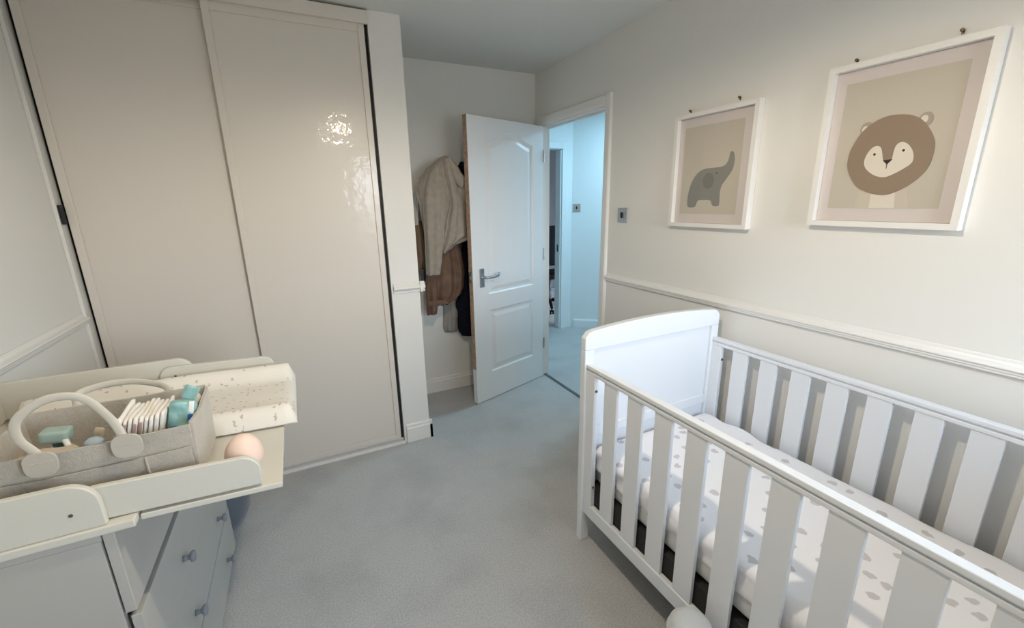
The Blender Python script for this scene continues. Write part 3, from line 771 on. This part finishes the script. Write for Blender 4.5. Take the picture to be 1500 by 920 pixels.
pb_ = thing('baby_bath_bottle', 'pale blue round capped bottle behind the right handle end in the caddy', 'bottle', (-.445, 1.20, base))
pbx, pby = -.462, 1.185
bm = bmesh.new(); lathe(bm, [(0, 0), (.014, 0), (.016, .004), (.016, .070), (.012, .086), (.010, .090), (.010, .098), (0, .098)], Matrix.Translation((pbx, pby, base)), 20); obj('bottle_body', bm, M['tealdark'], pb_, smooth=True)
pb_.location = (pbx, pby, base); 
for c_ in pb_.children: c_.data.transform(Matrix.Translation((-.445-pbx, 1.20-pby, 0)))
ROOT[pb_.name] = Vector((pbx, pby, base))
bm = bmesh.new(); lathe(bm, [(0, 0), (.015, 0), (.018, .005), (.0175, .012), (.011, .019), (0, .021)], Matrix.Translation((pbx, pby, base+.099)) @ Matrix.Rotation(math.radians(10), 4, 'Y'), 20); obj('domed_cap', bm, M['palblue'], pb_, smooth=True)

def cloth_lump(name, label, c, h, seed):
    bm = bmesh.new()
    rbox(bm, c, h, min(h)*.8, 12, disp=lambda p: p+Vector((.006*noise.noise(p*35+Vector((seed, 0, 0))), .006*noise.noise(p*35+Vector((0, seed, 0))), .008*noise.noise(p*30+Vector((0, 0, seed))))))
    return tag(obj(name, bm, M['tan'], smooth=True), label, 'cloth', 'muslin cloths in the caddy')
cloth_lump('muslin_cloth', 'tan crumpled muslin at the left end of the caddy', (-.583, 1.20, base+.050), (.028, .060, .046), 1)
cloth_lump('muslin_cloth', 'tan crumpled muslin in front of the sage green bottle', (-.520, 1.147, base+.066), (.046, .026, .062), 5)
bm = bmesh.new()
rbox(bm, (-.487, 1.245, base+.062), (.010, .006, .058), .005, 5, rot=Matrix.Rotation(math.radians(20), 3, 'Y'))
tag(obj('cream_tube', bm, M['tan'], smooth=True), 'slim sandy tube leaning beside the pale blue bottle', 'tube')

# egg night light
eg = thing('egg_night_light', 'smooth peach egg shaped night light beside the caddy', 'night light', (-.178, 1.115, TZ+.006))
bm = bmesh.new(); pr = []
for k in range(25):
    a = PI*k/24; r = .041*math.sin(a)*(1+.10*math.cos(a)); z = .052-.050*math.cos(a)*(1 if math.cos(a) < 0 else .92)
    pr.append((max(r, 0), z))
zoff = TZ+.0165-math.tan(math.radians(2.6))*(.372-.178)
lathe(bm, pr, Matrix.Translation((-.178, 1.115, zoff)), 32); obj('egg_shell', bm, M['egg'], eg, smooth=True)
bm = bmesh.new(); lathe(bm, [(0, 0), (.026, 0), (.028, .004), (.024, .008), (0, .008)], Matrix.Translation((-.178, 1.115, zoff)), 28); obj('base_ring', bm, M['white'], eg, smooth=True)

# round slate pouf in the gap before the wardrobe
pf = thing('floor_pouf', 'round slate grey felt basket on the carpet beyond the chest', 'basket', (-.56, 2.19, 0))
bm = bmesh.new()
lathe(bm, [(0, 0), (.15, 0), (.175, .012), (.198, .06), (.206, .13), (.205, .20), (.196, .27), (.188, .285), (.180, .285), (.186, .26), (.195, .18), (.17, .03), (0, .02)], Matrix.Translation((-.56, 2.19, 0)), 40)
obj('felt_bowl', bm, M['pouf'], pf, smooth=True)
bm = bmesh.new()
ringp = [(-.56+.192*math.cos(2*PI*k/40), 2.19+.192*math.sin(2*PI*k/40), .287) for k in range(41)]
sweep(bm, ringp, .008, n=8, caps=False); obj('rolled_rim', bm, M['pouf'], pf, smooth=True)

# pale grey soft bolster standing by the cot front
cs = thing('floor_bolster', 'pale grey round topped soft bolster standing on the floor in front of the cot', 'bolster', (.878, .640, 0))
bm = bmesh.new()
lathe(bm, [(0, 0), (.056, 0), (.063, .008), (.067, .06), (.066, .19), (.063, .252), (.058, .274), (.048, .287), (.030, .294), (0, .296)], Matrix.Translation((.875, .640, 0)) @ Matrix.Rotation(.4, 4, 'Z'), 36)
obj('padded_body', bm, M['plush'], cs, smooth=True)
bm = bmesh.new(); sweep(bm, [(.875+.0635*math.cos(2*PI*k/40), .640+.0635*math.sin(2*PI*k/40), .250) for k in range(41)], .002, n=6, caps=False)
obj('piping', bm, M['plush'], cs, smooth=True)

# ------------------------------------------------------------------ coats on the back wall
def interp(rows, z):
    for i in range(len(rows)-1):
        a, b = rows[i], rows[i+1]
        if a[0] >= z >= b[0]:
            u = (a[0]-z)/max(1e-9, a[0]-b[0]); u = u*u*(3-2*u)*.5+u*.5
            return [a[j]+(b[j]-a[j])*u for j in range(1, len(a))]
    return list(rows[-1][1:])
def garment(rows, yb, folds=.012, freq=5, seed=0, nz=60, nu=40, ph=.6, back=0):
    """rows: (z, x_left, x_right, depth). A hanging cloth volume against y=yb, bulging to -y with vertical folds"""
    bm = bmesh.new(); z0, z1 = rows[0][0], rows[-1][0]; F, B = [], []
    for i in range(nz+1):
        z = z0+(z1-z0)*i/nz; xl, xr, dp = interp(rows, z); f, b = [], []
        hang = min(1, i/nz*2)
        for k in range(nu+1):
            u = k/nu; x = xl+(xr-xl)*u; s = math.sin(PI*u)
            prof = s**.32
            w = math.sin(u*freq*2*PI+ph*math.sin(z*3+seed)+seed)+.6*math.sin(u*freq*3.7*PI+seed*2+z*2)
            nn = noise.noise(Vector((x*9+seed, z*6, seed)))
            y = yb-dp*prof-(folds*w*hang+folds*1.2*nn)*min(1, s*2)
            f.append(bm.verts.new((x, y, z+.006*noise.noise(Vector((x*12, seed, z*3)))*(1 if i > nz*.8 else 0)))); b.append(bm.verts.new((x, yb-.004*(1-s)+back*s**1.5*min(1, max(0, (z-1.36)/.2)), z)))
        F.append(f); B.append(b)
    for i in range(nz):
        for k in range(nu):
            bm.faces.new((F[i][k], F[i+1][k], F[i+1][k+1], F[i][k+1])); bm.faces.new((B[i][k], B[i][k+1], B[i+1][k+1], B[i+1][k]))
        bm.faces.new((F[i][0], B[i][0], B[i+1][0], F[i+1][0])); bm.faces.new((F[i][nu], F[i+1][nu], B[i+1][nu], B[i][nu]))
    for k in range(nu):
        bm.faces.new((F[0][k], F[0][k+1], B[0][k+1], B[0][k])); bm.faces.new((F[nz][k], B[nz][k], B[nz][k+1], F[nz][k+1]))
    return bm

def coat(name, label, cat, x, parts):
    t = thing(name, label, cat, (x, YB, parts[0][2][-1][0]))
    for nm, m, rows, yb, fo, fr, sd, *ex in parts:
        obj(nm, garment(rows, yb, fo, fr, sd, back=ex[0] if ex else 0), M[m], t, smooth=True)
    return t
coat('grey_coat', 'long grey-beige cotton coat whose hem shows lowest beside the black coat', 'coat', 1.03, [
    ('coat_body', 'greycoat', [(1.45, .99, 1.19, .04), (1.223, .995, 1.188, .042), (.943, .965, 1.148, .045), (.681, .948, 1.096, .045), (.52, .938, 1.065, .04), (.48, .952, 1.052, .03)], YB-.002, .006, 3, 2.0),
    ('pocket_flap', 'greycoat', [(.74, .995, 1.045, .010), (.60, 1.0, 1.045, .010)], YB-.053, .002, 2, 1.0)])
coat('tan_jacket', 'tan lined jacket peeking out at the left behind the beige coat', 'jacket', .77, [
    
    ('jacket_body', 'tanlining', [(1.335, .751, .828, .08), (1.216, .757, .83, .10), (1.09, .767, .821, .10), (.973, .763, .813, .06)], YB+.0005, .006, 2, 4.0),
    ('collar_edge', 'white', [(1.55, .767, .815, .03), (1.45, .763, .80, .03), (1.312, .759, .783, .03)], YB-.066, .004, 2, 1.0),
    ('lower_lining', 'darkgrey', [(.997, .765, .815, .03), (.907, .773, .813, .03)], YB-.066, .004, 2, 3.0)])
coat('black_coat', 'navy black padded coat hanging half hidden behind the open door', 'coat', 1.22, [
    ('coat_body', 'blackcoat', [(1.66, 1.125, 1.30, .06), (1.56, 1.13, 1.342, .07), (1.442, 1.138, 1.383, .075), (1.142, 1.103, 1.403, .078), (.935, 1.077, 1.405, .078), (.776, 1.058, 1.402, .078), (.725, 1.03, 1.402, .078), (.695, 1.027, 1.402, .078), (.650, 1.042, 1.402, .078), (.503, 1.039, 1.398, .078), (.453, 1.065, 1.354, .06)], YB-.066, .007, 3, 5.0),
    ('hood', 'blackcoat', [(1.740, 1.117, 1.140, .03), (1.711, 1.099, 1.20, .05), (1.67, 1.112, 1.28, .08), (1.60, 1.135, 1.26, .085)], YB-.066, .006, 2, 3.0)])
coat('brown_jacket', 'brown suede jacket with gathered hem hanging under the beige coat', 'jacket', .95, [
    ('jacket_body', 'browncoat', [(1.308, .831, 1.02, .03), (1.215, .81, 1.035, .035), (1.071, .795, 1.067, .05), (.972, .789, 1.078, .055), (.873, .787, 1.068, .06), (.814, .793, 1.044, .055), (.78, .805, 1.00, .045), (.74, .853, .935, .03)], YB-.160, .013, 2.3, 1.3),
    ('sleeve', 'browncoat', [(1.01, .78, .887, .025), (.843, .768, .861, .03), (.72, .764, .844, .028), (.69, .767, .837, .02)], YB-.205, .010, 1.6, 2.2),
    ('cuff', 'browncoat', [(.795, .772, .90, .012), (.760, .775, .93, .012)], YB-.228, .003, 2, .4)])
coat('beige_coat', 'cropped beige wool coat hung by its collar, topmost on the wall', 'coat', .99, [
    ('coat_body', 'beigecoat', [(1.760, .945, .967, .02), (1.74, .908, .995, .04), (1.71, .862, 1.022, .05), (1.671, .810, 1.047, .06), (1.615, .765, 1.085, .065), (1.554, .732, 1.125, .07), (1.50, .745, 1.15, .07), (1.447, .755, 1.171, .06), (1.356, .765, 1.178, .06), (1.235, .778, 1.173, .055), (1.214, .804, 1.11, .05), (1.168, .858, .976, .045), (1.124, .875, .91, .04)], YB-.24, .013, 2.2, .7, .20),
    ('sleeve', 'beigecoat', [(1.700, .850, .895, .035), (1.641, .808, .912, .060), (1.556, .780, .925, .072), (1.449, .768, .930, .072), (1.272, .766, .900, .070), (1.092, .763, .872, .066), (.99, .761, .855, .055)], YB-.275, .009, 1.2, 2.0),
    ('front_panel', 'beigecoat', [(1.742, .925, .962, .03), (1.66, .915, .985, .045), (1.577, .930, .996, .05), (1.447, .938, 1.009, .055), (1.314, .908, .997, .052), (1.224, .884, .985, .045), (1.135, .868, .900, .03)], YB-.285, .009, 1.3, 3.4),
    ('lapel', 'beigecoat', [(1.745, .946, .966, .012), (1.663, .963, 1.02, .016), (1.612, .979, 1.065, .016), (1.586, .997, 1.059, .014), (1.56, 1.015, 1.043, .008)], YB-.303, .002, 1.2, .9)])

# ------------------------------------------------------------------ office chair beyond the hall
oc = thing('office_chair', 'black swivel office chair in the dark room across the hall', 'chair', (3.04, 4.95, 0))
ox, oy = 3.04, 4.95
bm = bmesh.new(); rbox(bm, (ox, oy-.22, .90), (.235, .022, .255), .020, 8, disp=lambda p: p+Vector((0, -.25*(p.x**2), 0))); obj('backrest', bm, M['chair'], oc, smooth=True)
bm = bmesh.new(); rbox(bm, (ox, oy, .49), (.245, .235, .035), .03, 8); obj('seat', bm, M['chair'], oc, smooth=True)
bm = bmesh.new(); sweep(bm, [(ox, oy-.20, .47), (ox, oy-.255, .56), (ox, oy-.25, .72)], .018, n=10); obj('back_support', bm, M['chair'], oc, smooth=True)
for s in (-1, 1):
    bm = bmesh.new(); sweep(bm, [(ox+s*.22, oy-.02, .47), (ox+s*.285, oy-.02, .50), (ox+s*.29, oy-.05, .63)], .016, n=8); ar = obj('armrest', bm, M['chair'], oc, smooth=True)
    bm = bmesh.new(); rbox(bm, (ox+s*.285, oy, .655), (.036, .13, .014), .012, 6); o = obj('arm_pad', bm, M['chairmetal'], ar, smooth=True)
bm = bmesh.new(); lathe(bm, [(0, .10), (.03, .10), (.03, .26), (.018, .27), (.018, .46), (0, .46)], Matrix.Translation((ox, oy, 0)), 16); obj('gas_column', bm, M['chairmetal'], oc, smooth=True)
for k in range(5):
    a = 2*PI*k/5+.5; e = Vector((ox+.29*math.cos(a), oy+.29*math.sin(a), .085))
    bm = bmesh.new(); sweep(bm, [(ox, oy, .135), (ox+.15*math.cos(a), oy+.15*math.sin(a), .12), e], [.026, .022, .018], [.020, .016, .012], n=8); lg = obj('leg', bm, M['chair'], oc, smooth=True)
    bm = bmesh.new()
    for s in (-1, 1):
        lathe(bm, [(0, -.009), (.027, -.009), (.03, 0), (.027, .009), (0, .009)], Matrix.Translation((e.x-math.sin(a)*.016*s, e.y+math.cos(a)*.016*s, .03)) @ Matrix.Rotation(a, 4, 'Z') @ Matrix.Rotation(PI/2, 4, 'X'), 14)
    sweep(bm, [e, (e.x, e.y, .035)], .009, n=8)
    obj('caster', bm, M['chair'], lg, smooth=True)

# ------------------------------------------------------------------ light
w = bpy.data.worlds.new('sky'); C.world = w; w.use_nodes = True; nt = w.node_tree
bg = nt.nodes['Background']; tc = nt.nodes.new('ShaderNodeTexCoord'); sp = nt.nodes.new('ShaderNodeSeparateXYZ'); rp = nt.nodes.new('ShaderNodeValToRGB')
mp_ = nt.nodes.new('ShaderNodeMapRange'); mp_.inputs['From Min'].default_value = -1; mp_.inputs['From Max'].default_value = 1
nt.links.new(tc.outputs['Generated'], sp.inputs[0]); nt.links.new(sp.outputs['Z'], mp_.inputs['Value']); nt.links.new(mp_.outputs[0], rp.inputs['Fac']); nt.links.new(rp.outputs['Color'], bg.inputs['Color'])
cr = rp.color_ramp; cr.elements[0].position = .0; cr.elements[0].color = (.16, .17, .17, 1)
cr.elements[1].position = 1.0; cr.elements[1].color = (.50, .72, 1.0, 1)
for p, c in ((.485, (.18, .18, .175, 1)), (.505, (.86, .93, 1.0, 1)), (.62, (.76, .90, 1.06, 1)), (.75, (.55, .78, 1.06, 1))):
    e = cr.elements.new(p); e.color = c
bg.inputs['Strength'].default_value = 21.0
def area(name, loc, rot, sx, sy, power, color, portal=False, spread=None):
    l = bpy.data.lights.new(name, 'AREA'); l.shape = 'RECTANGLE'; l.size = sx; l.size_y = sy; l.energy = power; l.color = color
    o = bpy.data.objects.new(name, l); COL.objects.link(o); o.location = loc; o.rotation_euler = rot
    if portal: l.cycles.is_portal = True
    if spread: l.spread = spread
    return o
area('window_portal', ((WX0+WX1)/2, YR-RT-.01, (WZ0+WZ1)/2), (PI/2, 0, 0), WX1-WX0, WZ1-WZ0, 1, (1, 1, 1), portal=True)
area('hall_lamp', (2.95, 3.0, H-.02), (0, 0, 0), .4, .4, 24, (.45, .78, 1.0))
# pendant in the middle of the room: the lamp whose glint shows on the wardrobe door
LX, LY, LZ = .445, .770, 2.085
pl = thing('pendant_lamp', 'lit ceiling pendant with drum shade mirrored as a glint on the wardrobe door', 'ceiling lamp', (LX, LY, 2.06))
bm = bmesh.new(); lathe(bm, [(.150, 2.062), (.150, 2.235), (.147, 2.235), (.147, 2.062), (.150, 2.062)], Matrix.Translation((LX, LY, 0)), 40); obj('lamp_shade', bm, M['frame'], pl, smooth=False)
bm = bmesh.new(); lathe(bm, [(0, 2.218), (.147, 2.218), (.147, 2.221), (0, 2.221)], Matrix.Translation((LX, LY, 0)), 30); obj('shade_top', bm, M['frame'], pl)
bm = bmesh.new(); sweep(bm, [(LX, LY, 2.15), (LX, LY, H-.02)], .004, n=8); lathe(bm, [(0, 2.12), (.018, 2.12), (.018, 2.16), (0, 2.16)], Matrix.Translation((LX, LY, 0)), 14); obj('cord', bm, M['white'], pl)
bm = bmesh.new(); lathe(bm, [(0, H-.03), (.045, H-.03), (.05, H-.001), (0, H-.001)], Matrix.Translation((LX, LY, 0)), 20); obj('ceiling_rose', bm, M['white'], pl)
l = bpy.data.lights.new('pendant_bulb', 'POINT'); l.shadow_soft_size = .032; l.energy = 37; l.color = (1, .86, .67)
o = bpy.data.objects.new('pendant_bulb', l); COL.objects.link(o); o.location = (LX, LY, LZ)

# ------------------------------------------------------------------ camera
f, yaw, pit, rol, hc = 627.0084, .4603, -.2576, -.0175, 1.4629
cy, sy = math.cos(yaw), math.sin(yaw)
fw = Vector((sy*math.cos(pit), cy*math.cos(pit), math.sin(pit))); r = Vector((cy, -sy, 0)); u = r.cross(fw)
c, s = math.cos(rol), math.sin(rol)
r2 = c*r+s*u; u2 = -s*r+c*u
cam = bpy.data.cameras.new('camera'); cam.sensor_width = 36; cam.sensor_fit = 'HORIZONTAL'; cam.lens = f/1500*36; cam.clip_start = .02
co = bpy.data.objects.new('camera', cam); COL.objects.link(co)
m4 = Matrix((r2, u2, -fw)).transposed().to_4x4(); m4.translation = (0, 0, hc); co.matrix_world = m4
C.camera = co
C.view_settings.view_transform = 'Standard'; C.view_settings.look = 'None'; C.view_settings.exposure = .1; C.view_settings.gamma = 1
C.view_settings.use_curve_mapping = False
C.cycles.use_denoising = True
C.cycles.max_bounces = 10; C.cycles.diffuse_bounces = 6
C.cycles.sample_clamp_indirect = 4
